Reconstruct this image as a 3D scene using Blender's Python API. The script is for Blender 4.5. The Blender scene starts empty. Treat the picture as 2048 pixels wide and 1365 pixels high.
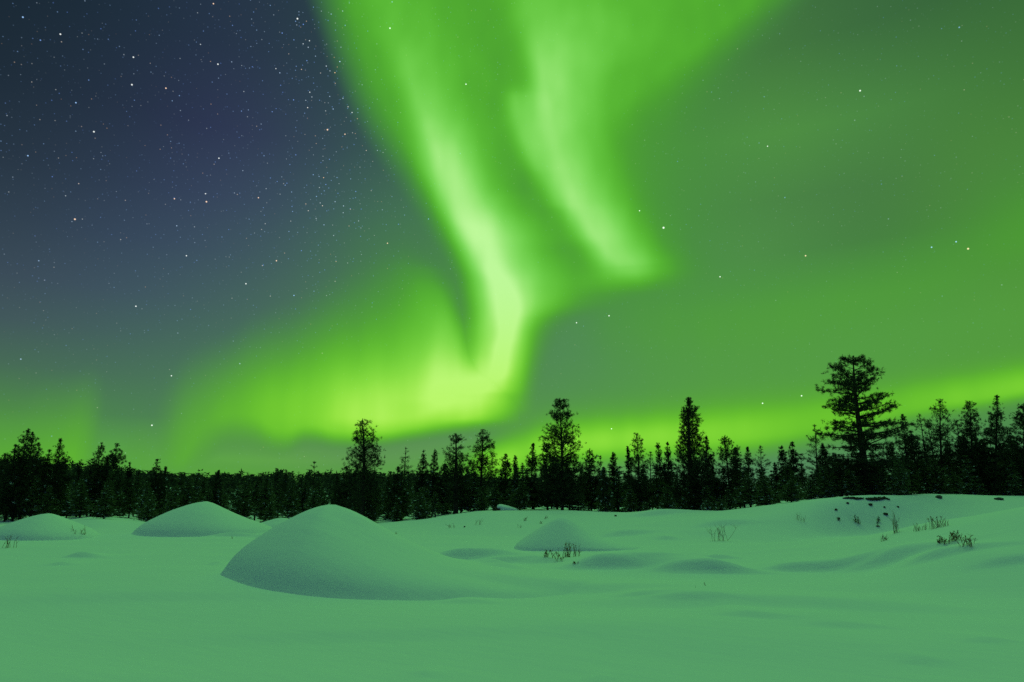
import bpy, bmesh, math, random
import numpy as np
from mathutils import Vector, Matrix

# ------------------------------------------------------------------ camera
SC = bpy.context.scene
COL = SC.collection
CAM_Z = 1.7
PITCH = math.radians(13.1)
FPX = 1365.0                       # focal length in pixels of a 2048 wide frame (24 mm lens)
cam_data = bpy.data.cameras.new('camera')
cam_data.lens = 24.0
cam_data.sensor_width = 36.0
cam_data.clip_start = 0.05
cam_data.clip_end = 6000.0
cam = bpy.data.objects.new('camera', cam_data)
cam.location = (0, 0, CAM_Z)
cam.rotation_euler = (math.pi / 2 + PITCH, 0, 0)
COL.objects.link(cam)
SC.camera = cam
SC.view_settings.view_transform = 'Standard'
SC.view_settings.look = 'None'
SC.view_settings.exposure = 0.0
SC.view_settings.gamma = 1.0
SC.cycles.max_bounces = 5
SC.cycles.diffuse_bounces = 3
SC.cycles.use_denoising = False
SC.render.film_transparent = False


def ray(px, py):
    """direction (y forward, z up) of a point of the photograph"""
    u = (px - 1024.0) / FPX
    v = (682.5 - py) / FPX
    c, s = math.cos(PITCH), math.sin(PITCH)
    return (u, c - v * s, s + v * c)


def azel(px, py):
    x, y, z = ray(px, py)
    return math.degrees(math.atan2(x, y)), math.degrees(math.atan2(z, math.hypot(x, y)))


def to_px(az, el):
    a, e = math.radians(az), math.radians(el)
    x, y, z = math.sin(a) * math.cos(e), math.cos(a) * math.cos(e), math.sin(e)
    c, s = math.cos(PITCH), math.sin(PITCH)
    d = y * c + z * s
    v = (z * c - y * s) / d
    return 1024 + FPX * x / d, 682.5 - FPX * v


def lin(c):
    return tuple(((v / 255.0) / 12.92 if v <= 10.31 else ((v / 255.0 + 0.055) / 1.055) ** 2.4) for v in c)


# ------------------------------------------------------------------ night sky with the aurora
world = bpy.data.worlds.new('World')
SC.world = world
world.use_nodes = True
WT = world.node_tree
WT.nodes.clear()


class S:
    """a scalar socket with arithmetic"""
    def __init__(self, s): self.s = s

    @staticmethod
    def op(kind, *args, clamp=False):
        n = WT.nodes.new('ShaderNodeMath'); n.operation = kind; n.use_clamp = clamp
        for i, a in enumerate(args):
            if isinstance(a, S): WT.links.new(a.s, n.inputs[i])
            else: n.inputs[i].default_value = float(a)
        return S(n.outputs[0])

    def __add__(a, b): return S.op('ADD', a, b)
    def __radd__(a, b): return S.op('ADD', a, b)
    def __sub__(a, b): return S.op('SUBTRACT', a, b)
    def __rsub__(a, b): return S.op('SUBTRACT', b, a)
    def __mul__(a, b): return S.op('MULTIPLY', a, b)
    def __rmul__(a, b): return S.op('MULTIPLY', a, b)
    def __truediv__(a, b): return S.op('DIVIDE', a, b)


def smooth(x, a, b, lo=0.0, hi=1.0):
    n = WT.nodes.new('ShaderNodeMapRange'); n.interpolation_type = 'SMOOTHSTEP'; n.clamp = True
    for i, v in enumerate((x, a, b, lo, hi)):
        if isinstance(v, S): WT.links.new(v.s, n.inputs[i])
        else: n.inputs[i].default_value = float(v)
    return S(n.outputs[0])


def fcurve(x01, pts):
    """smooth table: pts = [(t in 0..1, value)], any value range"""
    pts = sorted(pts)
    vs = [p[1] for p in pts]
    lo, hi = min(vs), max(vs)
    if hi - lo < 1e-6:
        return lo
    n = WT.nodes.new('ShaderNodeFloatCurve')
    cm = n.mapping
    cu = cm.curves[0]
    P = [(min(1, max(0, t)), (v - lo) / (hi - lo)) for t, v in pts]
    if P[0][0] > 0: P.insert(0, (0.0, P[0][1]))
    if P[-1][0] < 1: P.append((1.0, P[-1][1]))
    cu.points[0].location = P[0]
    cu.points[1].location = P[-1]
    for q in P[1:-1]:
        cu.points.new(*q)
    for q in cu.points: q.handle_type = 'AUTO_CLAMPED'
    cm.update()
    WT.links.new(x01.s, n.inputs[1])
    return S(n.outputs[0]) * (hi - lo) + lo


tc = WT.nodes.new('ShaderNodeTexCoord')
nrm = WT.nodes.new('ShaderNodeVectorMath'); nrm.operation = 'NORMALIZE'
WT.links.new(tc.outputs['Generated'], nrm.inputs[0])
DIR = nrm.outputs[0]
sep = WT.nodes.new('ShaderNodeSeparateXYZ'); WT.links.new(DIR, sep.inputs[0])
dx, dy, dz = (S(sep.outputs[i]) for i in range(3))
AZ = S.op('ARCTAN2', dx, dy) * (180 / math.pi)
EL = S.op('ARCSINE', dz) * (180 / math.pi)
E01 = S.op('MULTIPLY', EL, 1 / 60.0, clamp=True)
A01 = S.op('MULTIPLY_ADD', AZ, 1 / 120.0, 0.5, clamp=True)
# gentle unevenness along the rays
nz = WT.nodes.new('ShaderNodeTexNoise'); nz.noise_dimensions = '3D'
nz.inputs['Scale'].default_value = 1.0; nz.inputs['Detail'].default_value = 0.5
mp = WT.nodes.new('ShaderNodeVectorMath'); mp.operation = 'MULTIPLY'
mp.inputs[1].default_value = (40, 40, 1.8)
WT.links.new(DIR, mp.inputs[0]); WT.links.new(mp.outputs[0], nz.inputs['Vector'])
NZ = S(nz.outputs[0]) - 0.5


def gauss(d, lo, hi):
    """bell of distance d with width lo below zero and hi above"""
    neg = S.op('LESS_THAN', d, 0.0)
    if isinstance(lo, S) or isinstance(hi, S):
        w = neg * (lo - hi) + hi if isinstance(lo, S) else (hi - lo) * (1 - neg) + lo
    else:
        w = neg * (lo - hi) + hi
    q = d / w
    return S.op('EXPONENT', q * q * -1.0)


def curtain(rows):
    """upright curtain. rows = (py, px of the ridge, width left, width right, brightness)"""
    c, l, r, a = [], [], [], []
    for y, x, wl, wr, am in rows:
        A, E = azel(x, y)
        t = E / 60
        c.append((t, A)); l.append((t, A - azel(x - wl, y)[0])); r.append((t, azel(x + wr, y)[0] - A)); a.append((t, am))
    return gauss(AZ - fcurve(E01, c), fcurve(E01, l), fcurve(E01, r)) * fcurve(E01, a)


def sheet(rows):
    """filled glow between two edges. rows = (py, left, soft, right, soft, brightness)"""
    L0, L1, R0, R1, a = [], [], [], [], []
    for y, xl, sl, xr, sr, am in rows:
        t = azel((xl + xr) / 2, y)[1] / 60
        L0.append((t, azel(xl - sl, y)[0])); L1.append((t, azel(xl + sl, y)[0]))
        R0.append((t, azel(xr - sr, y)[0])); R1.append((t, azel(xr + sr, y)[0])); a.append((t, am))
    return smooth(AZ, fcurve(E01, L0), fcurve(E01, L1)) * smooth(AZ, fcurve(E01, R0), fcurve(E01, R1), 1, 0) * fcurve(E01, a)


def band(cols):
    """lying arc. cols = (px, py of the ridge, width below, width above, brightness)"""
    c, l, u, a = [], [], [], []
    for x, y, wd, wu, am in cols:
        A, E = azel(x, y)
        t = (A + 60) / 120
        c.append((t, E)); l.append((t, E - azel(x, y + wd)[1])); u.append((t, azel(x, y - wu)[1] - E)); a.append((t, am))
    return gauss(EL - fcurve(A01, c), fcurve(A01, l), fcurve(A01, u)) * fcurve(A01, a)


def field(cols):
    """filled glow between a lower and an upper edge. cols = (px, low py, soft, high py, soft, brightness)"""
    L0, L1, R0, R1, a = [], [], [], [], []
    for x, yl, sl, yh, sh, am in cols:
        t = (azel(x, (yl + yh) / 2)[0] + 60) / 120
        L0.append((t, azel(x, yl + sl)[1])); L1.append((t, azel(x, yl - sl)[1]))
        R0.append((t, azel(x, yh + sh)[1])); R1.append((t, azel(x, yh - sh)[1])); a.append((t, am))
    return smooth(EL, fcurve(A01, L0), fcurve(A01, L1)) * smooth(EL, fcurve(A01, R0), fcurve(A01, R1), 1, 0) * fcurve(A01, a)


def blob(px, py, rx, ry, am, rot=0.0):
    A, E = azel(px, py)
    w, h = azel(px + rx, py)[0] - A, azel(px, py - ry)[1] - E
    ca, sa = math.cos(math.radians(rot)), math.sin(math.radians(rot))
    ka = math.cos(math.radians(E))
    w *= ka
    p, q = (AZ - A) * ka, EL - E
    u = (p * (ca / w)) + (q * (sa / w))
    v = (q * (ca / h)) - (p * (sa / h))
    return S.op('EXPONENT', (u * u + v * v) * -1.0) * am


# --- the aurora's brightness: several curtains and arcs, each traced in the sky
sheet_west = sheet([(-60,600,70,1710,120,.37),(0,646,66,1665,110,.37),(60,664,60,1600,110,.37),(120,684,56,1510,120,.37),(200,714,54,1400,150,.36),(260,744,54,1360,180,.34),
                    (330,790,54,1370,220,.29),(400,842,50,1390,220,.25),(470,888,44,1400,210,.22),(540,920,36,1330,190,.14),(600,935,30,1190,110,.17),
                    (660,942,28,1095,60,.19),(720,938,30,1070,34,.22),(780,945,20,1058,24,.20),(820,935,20,1052,22,.16),(860,935,20,1048,20,0.0)])
core = curtain([(-60,760,60,120,.10),(0,775,60,120,.12),(100,808,46,110,.20),(200,842,42,92,.30),(270,868,46,88,.46),(340,890,48,88,.58),(400,914,50,84,.60),
                (460,942,50,90,.63),(520,966,50,92,.65),(580,990,56,84,.66),(640,1002,60,66,.68),(700,999,52,54,.68),(750,990,56,52,.70),(790,978,60,60,.48),(840,955,80,70,.27),(880,940,80,70,0.0)])
core_fold = curtain([(380,905,30,30,0.0),(460,950,30,34,.06),(540,985,28,34,.10),(600,1014,26,30,.15),(650,1016,22,28,.18),(700,1004,18,26,.18),(750,998,20,26,.13),(790,990,30,30,0.0)])
shelf = curtain([(300,960,60,80,0.0),(400,1000,70,90,.10),(500,1045,80,100,.22),(580,1075,70,100,.24),(640,1062,60,56,.14),(700,1045,50,30,.08),(760,1030,40,28,.08),(800,1010,40,30,.06),(850,1000,40,30,0)])
east = curtain([(-60,1060,60,220,.15),(0,1066,54,215,.20),(60,1076,42,180,.28),(120,1086,36,135,.36),(200,1098,34,100,.40),(260,1110,38,96,.40),(330,1132,44,96,.43),(400,1156,46,98,.52),
                (460,1188,46,98,.60),(505,1222,50,104,.60),(535,1248,60,104,.50),(560,1266,80,100,.28),(580,1276,90,100,.10),(605,1285,90,100,0)])
east_fold = curtain([(120,1028,26,40,0.0),(180,1032,24,44,.12),(240,1042,28,44,.30),(300,1062,30,44,.30),(350,1088,32,46,.24),(410,1122,34,48,.12),(460,1155,30,50,0.0)])
bridge = blob(1230, 570, 170, 60, .10)
east_spot = blob(1300, 130, 190, 130, .06)
# the fold low in the west
lobe = field([(150,960,30,900,60,0),(270,960,30,860,60,0.0),(320,955,30,815,90,.10),(370,950,40,776,100,.28),(440,880,52,745,96,.36),(500,870,46,715,106,.41),(570,890,34,695,115,.46),(625,874,28,672,125,.49),
              (690,884,24,650,136,.52),(760,882,22,632,155,.53),(820,873,22,628,165,.52),(870,865,22,640,165,.50),(915,858,22,690,130,.46),(948,853,24,742,60,.42),(1000,844,26,765,60,.30),(1035,834,26,780,56,.20),(1064,824,26,800,46,0.0)])
lobe_hot = band([(400,840,60,70,0.0),(520,825,50,70,.08),(650,830,36,80,.16),(760,834,32,85,.32),(850,818,34,95,.32),(920,797,42,95,.22),(960,795,44,80,.10),(1010,800,44,60,0.0)])
lobe_ridge = curtain([(480,825,50,40,0.0),(540,850,60,36,.10),(600,876,66,34,.22),(660,894,74,42,.27),(710,903,80,48,.29),(750,903,80,56,.26),(800,890,80,40,.14),(850,880,60,40,0.0)])
halo = blob(800, 540, 140, 150, .09, -20)
# arc along the horizon in the east
arc = band([(860,935,30,26,0.0),(960,920,40,36,.30),(1050,904,44,48,.52),(1150,892,42,54,.58),(1300,884,40,56,.58),(1420,878,38,60,.56),(1520,870,36,62,.52),(1640,853,31,62,.44),(1760,831,27,56,.42),(1860,809,26,52,.46),(1960,794,25,50,.52),(2060,776,24,50,.52),(2200,750,24,50,.4)])
arc_soft = band([(900,900,60,60,0.0),(1100,880,40,110,.10),(1400,840,40,120,.14),(1700,800,40,120,.12),(2048,740,40,130,.12)])
glow_west = field([(-60,1010,10,885,110,.36),(60,1010,10,860,120,.36),(130,1010,10,835,110,.36),(158,1010,10,825,110,.32),(184,1010,10,840,100,.16),(215,1010,10,870,90,0.0),(235,1010,10,900,60,.02),(262,1010,10,890,70,.14),(290,1010,10,885,70,.13),(318,1010,10,890,60,.04),(345,1010,10,900,60,0.05),(400,1010,10,930,24,.18),(520,1010,10,938,20,.2),(640,1010,10,938,20,.2),(800,1010,10,932,24,.16),(900,1010,10,914,34,.22),(1000,1010,10,905,34,.25),(1080,1010,10,912,30,0)])
haze_east = band([(1060,650,60,60,0.0),(1230,655,80,80,.12),(1450,640,100,90,.18),(1700,590,100,100,.18),(1900,530,90,120,.18),(2100,460,90,130,.26)])
gap = blob(1150, 680, 60, 60, -.03)
west_field = S.op('MAXIMUM', lobe, glow_west)
AUR = (S.op('MAXIMUM', sheet_west, west_field) + core + core_fold + shelf + east + east_fold + east_spot + bridge + lobe_hot + lobe_ridge + halo + arc + arc_soft + haze_east) * (NZ * 0.16 + 1.0)


# colours of the plain night sky behind: table over the photograph, read as azimuth and elevation
BX = [0, 250, 500, 750, 1000, 1250, 1500, 1750, 2048]
BY = [0, 250, 450, 600, 750, 850, 935]
BT = [
    [(24,38,48),(31,47,62),(36,52,68),(42,66,66),(50,90,60),(55,100,58),(60,106,60),(56,100,62),(56,104,56)],
    [(34,48,60),(38,51,70),(48,54,86),(50,75,80),(68,128,70),(78,150,64),(80,146,66),(76,138,68),(72,132,58)],
    [(50,66,78),(52,68,90),(60,76,100),(66,98,92),(75,135,80),(80,150,72),(76,134,70),(64,108,68),(84,152,50)],
    [(64,80,92),(64,86,98),(68,98,95),(76,120,85),(78,128,86),(82,146,82),(86,160,72),(88,165,68),(85,160,58)],
    [(72,112,84),(72,112,90),(75,122,88),(80,132,84),(82,134,88),(82,145,84),(86,155,78),(86,158,72),(85,155,60)],
    [(80,150,62),(75,130,82),(82,132,84),(85,130,86),(84,138,82),(88,155,80),(85,158,62),(82,155,62),(75,130,80)],
    [(98,190,52),(92,172,66),(100,175,66),(95,150,84),(105,175,75),(92,148,102),(84,130,100),(82,135,92),(75,125,90)]]


def bg_at(az, el):
    px, py = to_px(az, el)
    px = min(2048, max(0, px)); py = min(935, max(0, py))
    i = max(k for k in range(len(BX) - 1) if BX[k] <= px or k == 0); j = max(k for k in range(len(BY) - 1) if BY[k] <= py or k == 0)
    fx, fy = (px - BX[i]) / (BX[i + 1] - BX[i]), (py - BY[j]) / (BY[j + 1] - BY[j])
    out = []
    for ch in range(3):
        a = BT[j][i][ch] * (1 - fx) + BT[j][i + 1][ch] * fx
        b = BT[j + 1][i][ch] * (1 - fx) + BT[j + 1][i + 1][ch] * fx
        out.append(a * (1 - fy) + b * fy)
    return lin(out)


def cramp(fac, stops, mode='EASE'):
    n = WT.nodes.new('ShaderNodeValToRGB'); r = n.color_ramp; r.interpolation = mode
    r.elements[0].position = stops[0][0]; r.elements[0].color = (*stops[0][1], 1)
    r.elements[1].position = stops[-1][0]; r.elements[1].color = (*stops[-1][1], 1)
    for p, c in stops[1:-1]:
        e = r.elements.new(p); e.color = (*c, 1)
    WT.links.new(fac.s, n.inputs[0])
    return n.outputs[0]


def mix(f, a, b, mode='MIX'):
    n = WT.nodes.new('ShaderNodeMix'); n.data_type = 'RGBA'; n.blend_type = mode; n.clamp_factor = True
    if isinstance(f, S): WT.links.new(f.s, n.inputs[0])
    else: n.inputs[0].default_value = f
    for k, v in ((6, a), (7, b)):
        if isinstance(v, tuple): n.inputs[k].default_value = (*v, 1)
        else: WT.links.new(v, n.inputs[k])
    return n.outputs[2]


EROWS = [0, 3, 6, 9, 12, 15, 19, 23, 28, 34, 43]
bg = None
for k, e in enumerate(EROWS):
    stops = [((a + 60) / 120, bg_at(a, e)) for a in (-44, -37, -31, -25, -18, -11, -4, 4, 11, 18, 25, 31, 37, 44)]
    rmp = cramp(A01, stops, 'B_SPLINE')
    bg = rmp if bg is None else mix(S.op('DIVIDE', EL - EROWS[k - 1], e - EROWS[k - 1], clamp=True), bg, rmp)

# the brighter the aurora the paler it burns; near the horizon it turns yellower
SH = S.op('MULTIPLY', AUR, 1.0, clamp=True)
hi = cramp(SH, [(0.0, lin((66,120,70))), (0.3, lin((74,158,44))), (0.5, lin((88,188,46))), (0.7, lin((122,217,86))), (0.85, lin((158,233,122))), (1.0, lin((196,252,160)))], 'B_SPLINE')
lo = cramp(SH, [(0.0, lin((80,140,72))), (0.3, lin((90,172,48))), (0.5, lin((104,196,42))), (0.7, lin((136,222,56))), (0.85, lin((165,236,76))), (1.0, lin((190,250,108)))], 'B_SPLINE')
aur = mix(smooth(EL, 6, 20), lo, hi)
sky = mix(1 - S.op('EXPONENT', SH * -6.0), bg, aur)

FILL_GLOW = 0.53
# outside the pictured part of the sky: unseen, aurora over the zenith and dark blue behind, tinted to light the snow
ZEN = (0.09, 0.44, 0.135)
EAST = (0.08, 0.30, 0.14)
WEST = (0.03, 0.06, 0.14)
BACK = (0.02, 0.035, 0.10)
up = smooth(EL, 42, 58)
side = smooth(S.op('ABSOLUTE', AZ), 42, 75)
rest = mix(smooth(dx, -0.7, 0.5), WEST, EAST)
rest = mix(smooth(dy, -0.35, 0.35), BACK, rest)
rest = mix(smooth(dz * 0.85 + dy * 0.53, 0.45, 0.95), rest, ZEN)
# added bright spot above the frame, lights the snow from ahead and right
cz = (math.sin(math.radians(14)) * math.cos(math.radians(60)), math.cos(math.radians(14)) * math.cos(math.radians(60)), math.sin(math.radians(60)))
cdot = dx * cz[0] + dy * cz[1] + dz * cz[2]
rest = mix(smooth(cdot, 0.80, 0.985), rest, (FILL_GLOW, FILL_GLOW * 3.6, FILL_GLOW * .86))
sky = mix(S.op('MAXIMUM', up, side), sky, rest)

# stars
def vor(scale, seed):
    n = WT.nodes.new('ShaderNodeTexVoronoi'); n.feature = 'F1'
    n.inputs['Scale'].default_value = scale
    o = WT.nodes.new('ShaderNodeVectorMath'); o.operation = 'ADD'; o.inputs[1].default_value = (seed, seed * .7, seed * .3)
    WT.links.new(DIR, o.inputs[0]); WT.links.new(o.outputs[0], n.inputs['Vector'])
    s = WT.nodes.new('ShaderNodeSeparateColor'); WT.links.new(n.outputs['Color'], s.inputs[0])
    return S(n.outputs['Distance']), [S(s.outputs[i]) for i in range(3)]


def star_layer(scale, seed, rad, thresh, gain):
    d, c = vor(scale, seed)
    on = S.op('GREATER_THAN', c[0], thresh)
    mag = c[1] * c[1] * c[1] * gain + gain * 0.12
    core = smooth(d, rad * scale * 0.35, rad * scale, 1, 0)
    v = core * on * mag
    tint = cramp(c[2], [(0, (0.16, 0.32, 1.0)), (0.5, (0.35, 0.6, 1.0)), (0.8, (.9, 1, 1)), (1, (1.0, 0.6, 0.3))], 'LINEAR')
    return v, tint


dim = smooth(SH, 0.0, 0.6, 1.0, 0.28) * smooth(EL, 2, 25, 0.35, 1.0) * smooth(AZ, -6, 10, 1.0, 0.45)
STAR_LAYERS = [(60, 3.1, 0.0011, 0.62, 1.3), (130, 7.7, 0.0009, 0.4, 0.8), (230, 1.3, 0.0009, 0.3, 0.45)]
BRIGHT = [(427,8,1.0,'o'),(595,38,1.3,'w'),(121,69,1.1,'w'),(46,35,1.1,'b'),(267,115,1.1,'w'),(264,170,1.2,'w'),(332,177,1.1,'o'),(436,129,1.1,'w'),(188,264,1.2,'w'),
  (655,260,1.3,'o'),(690,269,1,'o'),(438,317,1,'w'),(413,404,1.3,'o'),(349,398,1,'o'),(411,388,.9,'w'),(517,396,1,'o'),(150,439,1.3,'o'),(56,312,1,'b'),(152,206,1,'b'),
  (1327,456,1.8,'w'),(1720,182,1.3,'w'),(1936,498,1.4,'o'),(1912,484,1.1,'b'),(1863,495,1.1,'b'),(1611,512,1.2,'o'),(1440,554,1.1,'w'),(1279,422,1,'w'),(1525,807,1.2,'w'),(1603,792,1.2,'w'),
  (1218,632,1.2,'w'),(1153,646,1.1,'w'),(932,169,1.1,'w'),(780,57,1.2,'w'),(492,568,1.1,'w'),(553,522,1.1,'o'),(373,512,1,'w'),(272,613,1.1,'w'),(343,752,1,'w'),(304,851,1.2,'w'),(775,487,1,'o'),
  (1535,293,.9,'w'),(1223,858,1.0,'w')]

milky = blob(640, 230, 110, 300, 1.7, 8) + 0.62
for scale, seed, rad, th, gain in STAR_LAYERS:
    v, tint = star_layer(scale, seed, rad, th, gain)
    k = v * dim * (milky if scale > 100 else 1.0)
    m = WT.nodes.new('ShaderNodeVectorMath'); m.operation = 'SCALE'
    WT.links.new(tint, m.inputs[0]); WT.links.new(k.s, m.inputs['Scale'])
    sky = mix(1.0, sky, m.outputs[0], 'ADD')
# the brightest stars, each at its place
big = {}
for px, py, r, kind in BRIGHT:
    d = WT.nodes.new('ShaderNodeVectorMath'); d.operation = 'DISTANCE'
    v = Vector(ray(px, py)).normalized()
    WT.links.new(DIR, d.inputs[0]); d.inputs[1].default_value = v
    f = smooth(S(d.outputs['Value']), r * 0.0003, r * 0.00105, 1, 0)
    big[kind] = f if kind not in big else big[kind] + f
for kind, colr in (('w', (1.0, 1.05, 1.0)), ('b', (0.35, 0.6, 1.0)), ('o', (1.1, 0.75, 0.5))):
    if kind in big:
        m = WT.nodes.new('ShaderNodeVectorMath'); m.operation = 'SCALE'; m.inputs[0].default_value = colr
        WT.links.new(big[kind].s, m.inputs['Scale'])
        sky = mix(1.0, sky, m.outputs[0], 'ADD')

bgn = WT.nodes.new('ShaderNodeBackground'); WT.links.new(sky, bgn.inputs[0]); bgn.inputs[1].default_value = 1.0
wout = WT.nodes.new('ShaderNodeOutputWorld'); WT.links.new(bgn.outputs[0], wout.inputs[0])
world.cycles.sampling_method = 'MANUAL'
world.cycles.sample_map_resolution = 1024

# ------------------------------------------------------------------ helpers
rng = np.random.default_rng(11)
random.seed(5)


def at(px, py, Y):
    """world point seen at a place of the photograph, Y metres ahead"""
    r = ray(px, py)
    t = Y / r[1]
    return Vector((r[0] * t, Y, CAM_Z + r[2] * t))


def interp(tab, x, col):
    t = np.array([[r[0], r[col]] for r in tab], float)
    return np.interp(x, t[:, 0], t[:, 1])


def sstep(a, b, x):
    t = np.clip((x - a) / (b - a), 0, 1)
    return t * t * (3 - 2 * t)


def mesh_obj(name, verts, faces, mats, parent=None, smooth_=True, mat_index=None, loc=None):
    """link ONE mesh object. faces: an (n,k) array or a list"""
    me = bpy.data.meshes.new(name)
    V = np.asarray(verts, np.float32)
    if isinstance(faces, np.ndarray) and len(faces):
        n, k = faces.shape
        me.vertices.add(len(V)); me.vertices.foreach_set('co', V.ravel())
        me.loops.add(n * k); me.loops.foreach_set('vertex_index', faces.astype(np.int32).ravel())
        me.polygons.add(n)
        me.polygons.foreach_set('loop_start', np.arange(0, n * k, k, dtype=np.int32))
        me.polygons.foreach_set('loop_total', np.full(n, k, np.int32))
        me.update(calc_edges=True)
    else:
        me.from_pydata([tuple(map(float, v)) for v in V], [], faces)
        me.update()
    for m in (mats if isinstance(mats, (list, tuple)) else [mats]):
        me.materials.append(m)
    if mat_index is not None:
        me.polygons.foreach_set('material_index', np.asarray(mat_index, np.int32))
    me.polygons.foreach_set('use_smooth', np.full(len(me.polygons), bool(smooth_)))
    me.validate()
    o = bpy.data.objects.new(name, me)
    COL.objects.link(o)
    if parent is not None: o.parent = parent
    if loc is not None: o.location = loc
    return o


def tag(o, label=None, cat=None, group=None, kind=None):
    if label: o['label'] = label
    if cat: o['category'] = cat
    if group: o['group'] = group
    if kind: o['kind'] = kind
    return o


def empty(name, loc, rz=0.0, scale=1.0):
    o = bpy.data.objects.new(name, None)
    o.empty_display_size = 0.3
    COL.objects.link(o)
    o.location = loc
    o.rotation_euler = (0, 0, rz)
    o.scale = (scale,) * 3 if not isinstance(scale, tuple) else scale
    return o


# ------------------------------------------------------------------ materials
def material(name):
    m = bpy.data.materials.new(name); m.use_nodes = True
    nt = m.node_tree
    b = nt.nodes['Principled BSDF']
    return m, nt, b


def snow_material(name='snow', bump=1.0):
    m, nt, b = material(name)
    b.inputs['Base Color'].default_value = SNOW
    b.inputs['Roughness'].default_value = 0.75
    b.inputs['Specular IOR Level'].default_value = 0.25
    g = nt.nodes.new('ShaderNodeNewGeometry')
    n1 = nt.nodes.new('ShaderNodeTexNoise'); n1.inputs['Scale'].default_value = 55; n1.inputs['Detail'].default_value = 5
    n2 = nt.nodes.new('ShaderNodeTexNoise'); n2.inputs['Scale'].default_value = 1.0; n2.inputs['Detail'].default_value = 4
    mp = nt.nodes.new('ShaderNodeVectorMath'); mp.operation = 'MULTIPLY'; mp.inputs[1].default_value = (1.3, 4.5, 3.0)
    rt = nt.nodes.new('ShaderNodeVectorRotate'); rt.rotation_type = 'Z_AXIS'; rt.inputs['Angle'].default_value = 0.5
    nt.links.new(g.outputs['Position'], rt.inputs['Vector']); nt.links.new(rt.outputs[0], mp.inputs[0])
    nt.links.new(g.outputs['Position'], n1.inputs['Vector']); nt.links.new(mp.outputs[0], n2.inputs['Vector'])
    b1 = nt.nodes.new('ShaderNodeBump'); b1.inputs['Strength'].default_value = 0.4 * bump; b1.inputs['Distance'].default_value = 0.008
    b2 = nt.nodes.new('ShaderNodeBump'); b2.inputs['Strength'].default_value = 0.28 * bump; b2.inputs['Distance'].default_value = 0.05
    nt.links.new(n1.outputs[0], b1.inputs['Height']); nt.links.new(n2.outputs[0], b2.inputs['Height'])
    nt.links.new(b2.outputs[0], b1.inputs['Normal']); nt.links.new(b1.outputs[0], b.inputs['Normal'])
    # faint grains of firn, slightly whiter or duller
    cr = nt.nodes.new('ShaderNodeValToRGB')
    cr.color_ramp.elements[0].position = .3; cr.color_ramp.elements[1].position = .7
    cr.color_ramp.elements[0].color = (SNOW[0] * .93, SNOW[1] * .93, SNOW[2] * .95, 1); cr.color_ramp.elements[1].color = SNOW
    n3 = nt.nodes.new('ShaderNodeTexNoise'); n3.inputs['Scale'].default_value = 90; n3.inputs['Detail'].default_value = 3
    nt.links.new(g.outputs['Position'], n3.inputs['Vector']); nt.links.new(n3.outputs[0], cr.inputs[0]); nt.links.new(cr.outputs[0], b.inputs['Base Color'])
    return m


SNOW = (0.86, 0.90, 0.93, 1)


def varied(name, c1, c2, scale=6.0, rough=0.8, spec=0.2):
    m, nt, b = material(name)
    n = nt.nodes.new('ShaderNodeTexNoise'); n.inputs['Scale'].default_value = scale; n.inputs['Detail'].default_value = 4
    tcn = nt.nodes.new('ShaderNodeTexCoord'); nt.links.new(tcn.outputs['Object'], n.inputs['Vector'])
    cr = nt.nodes.new('ShaderNodeValToRGB'); cr.color_ramp.elements[0].position = .35; cr.color_ramp.elements[1].position = .65
    cr.color_ramp.elements[0].color = (*c1, 1); cr.color_ramp.elements[1].color = (*c2, 1)
    nt.links.new(n.outputs[0], cr.inputs[0]); nt.links.new(cr.outputs[0], b.inputs['Base Color'])
    b.inputs['Roughness'].default_value = rough; b.inputs['Specular IOR Level'].default_value = spec
    bu = nt.nodes.new('ShaderNodeBump'); bu.inputs['Strength'].default_value = .5; bu.inputs['Distance'].default_value = .02
    nt.links.new(n.outputs[0], bu.inputs['Height']); nt.links.new(bu.outputs[0], b.inputs['Normal'])
    return m


M_SNOW = snow_material()
M_NEEDLE = varied('pine_needles', (0.028, 0.036, 0.018), (0.052, 0.062, 0.028), 1.6, 0.7, 0.15)
M_NEEDLE_PALE = varied('young_pine_needles', (0.09, 0.11, 0.045), (0.16, 0.20, 0.08), 1.6, 0.7, 0.15)
M_NEEDLE_MID = varied('forest_pine_needles', (0.07, 0.085, 0.035), (0.13, 0.16, 0.06), 1.6, 0.7, 0.15)
M_BARK = varied('pine_bark', (0.035, 0.026, 0.02), (0.08, 0.055, 0.04), 9.0)
M_TWIG = varied('dry_twigs', (0.16, 0.10, 0.05), (0.3, 0.2, 0.10), 9.0)
M_LEAF = varied('withered_leaves', (0.2, 0.13, 0.04), (0.34, 0.23, 0.07), 9.0)
M_SOIL = varied('bare_soil', (0.03, 0.024, 0.018), (0.08, 0.065, 0.045), 12.0)
M_STONE = varied('stone', (0.05, 0.05, 0.05), (0.13, 0.13, 0.12), 8.0)

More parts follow.
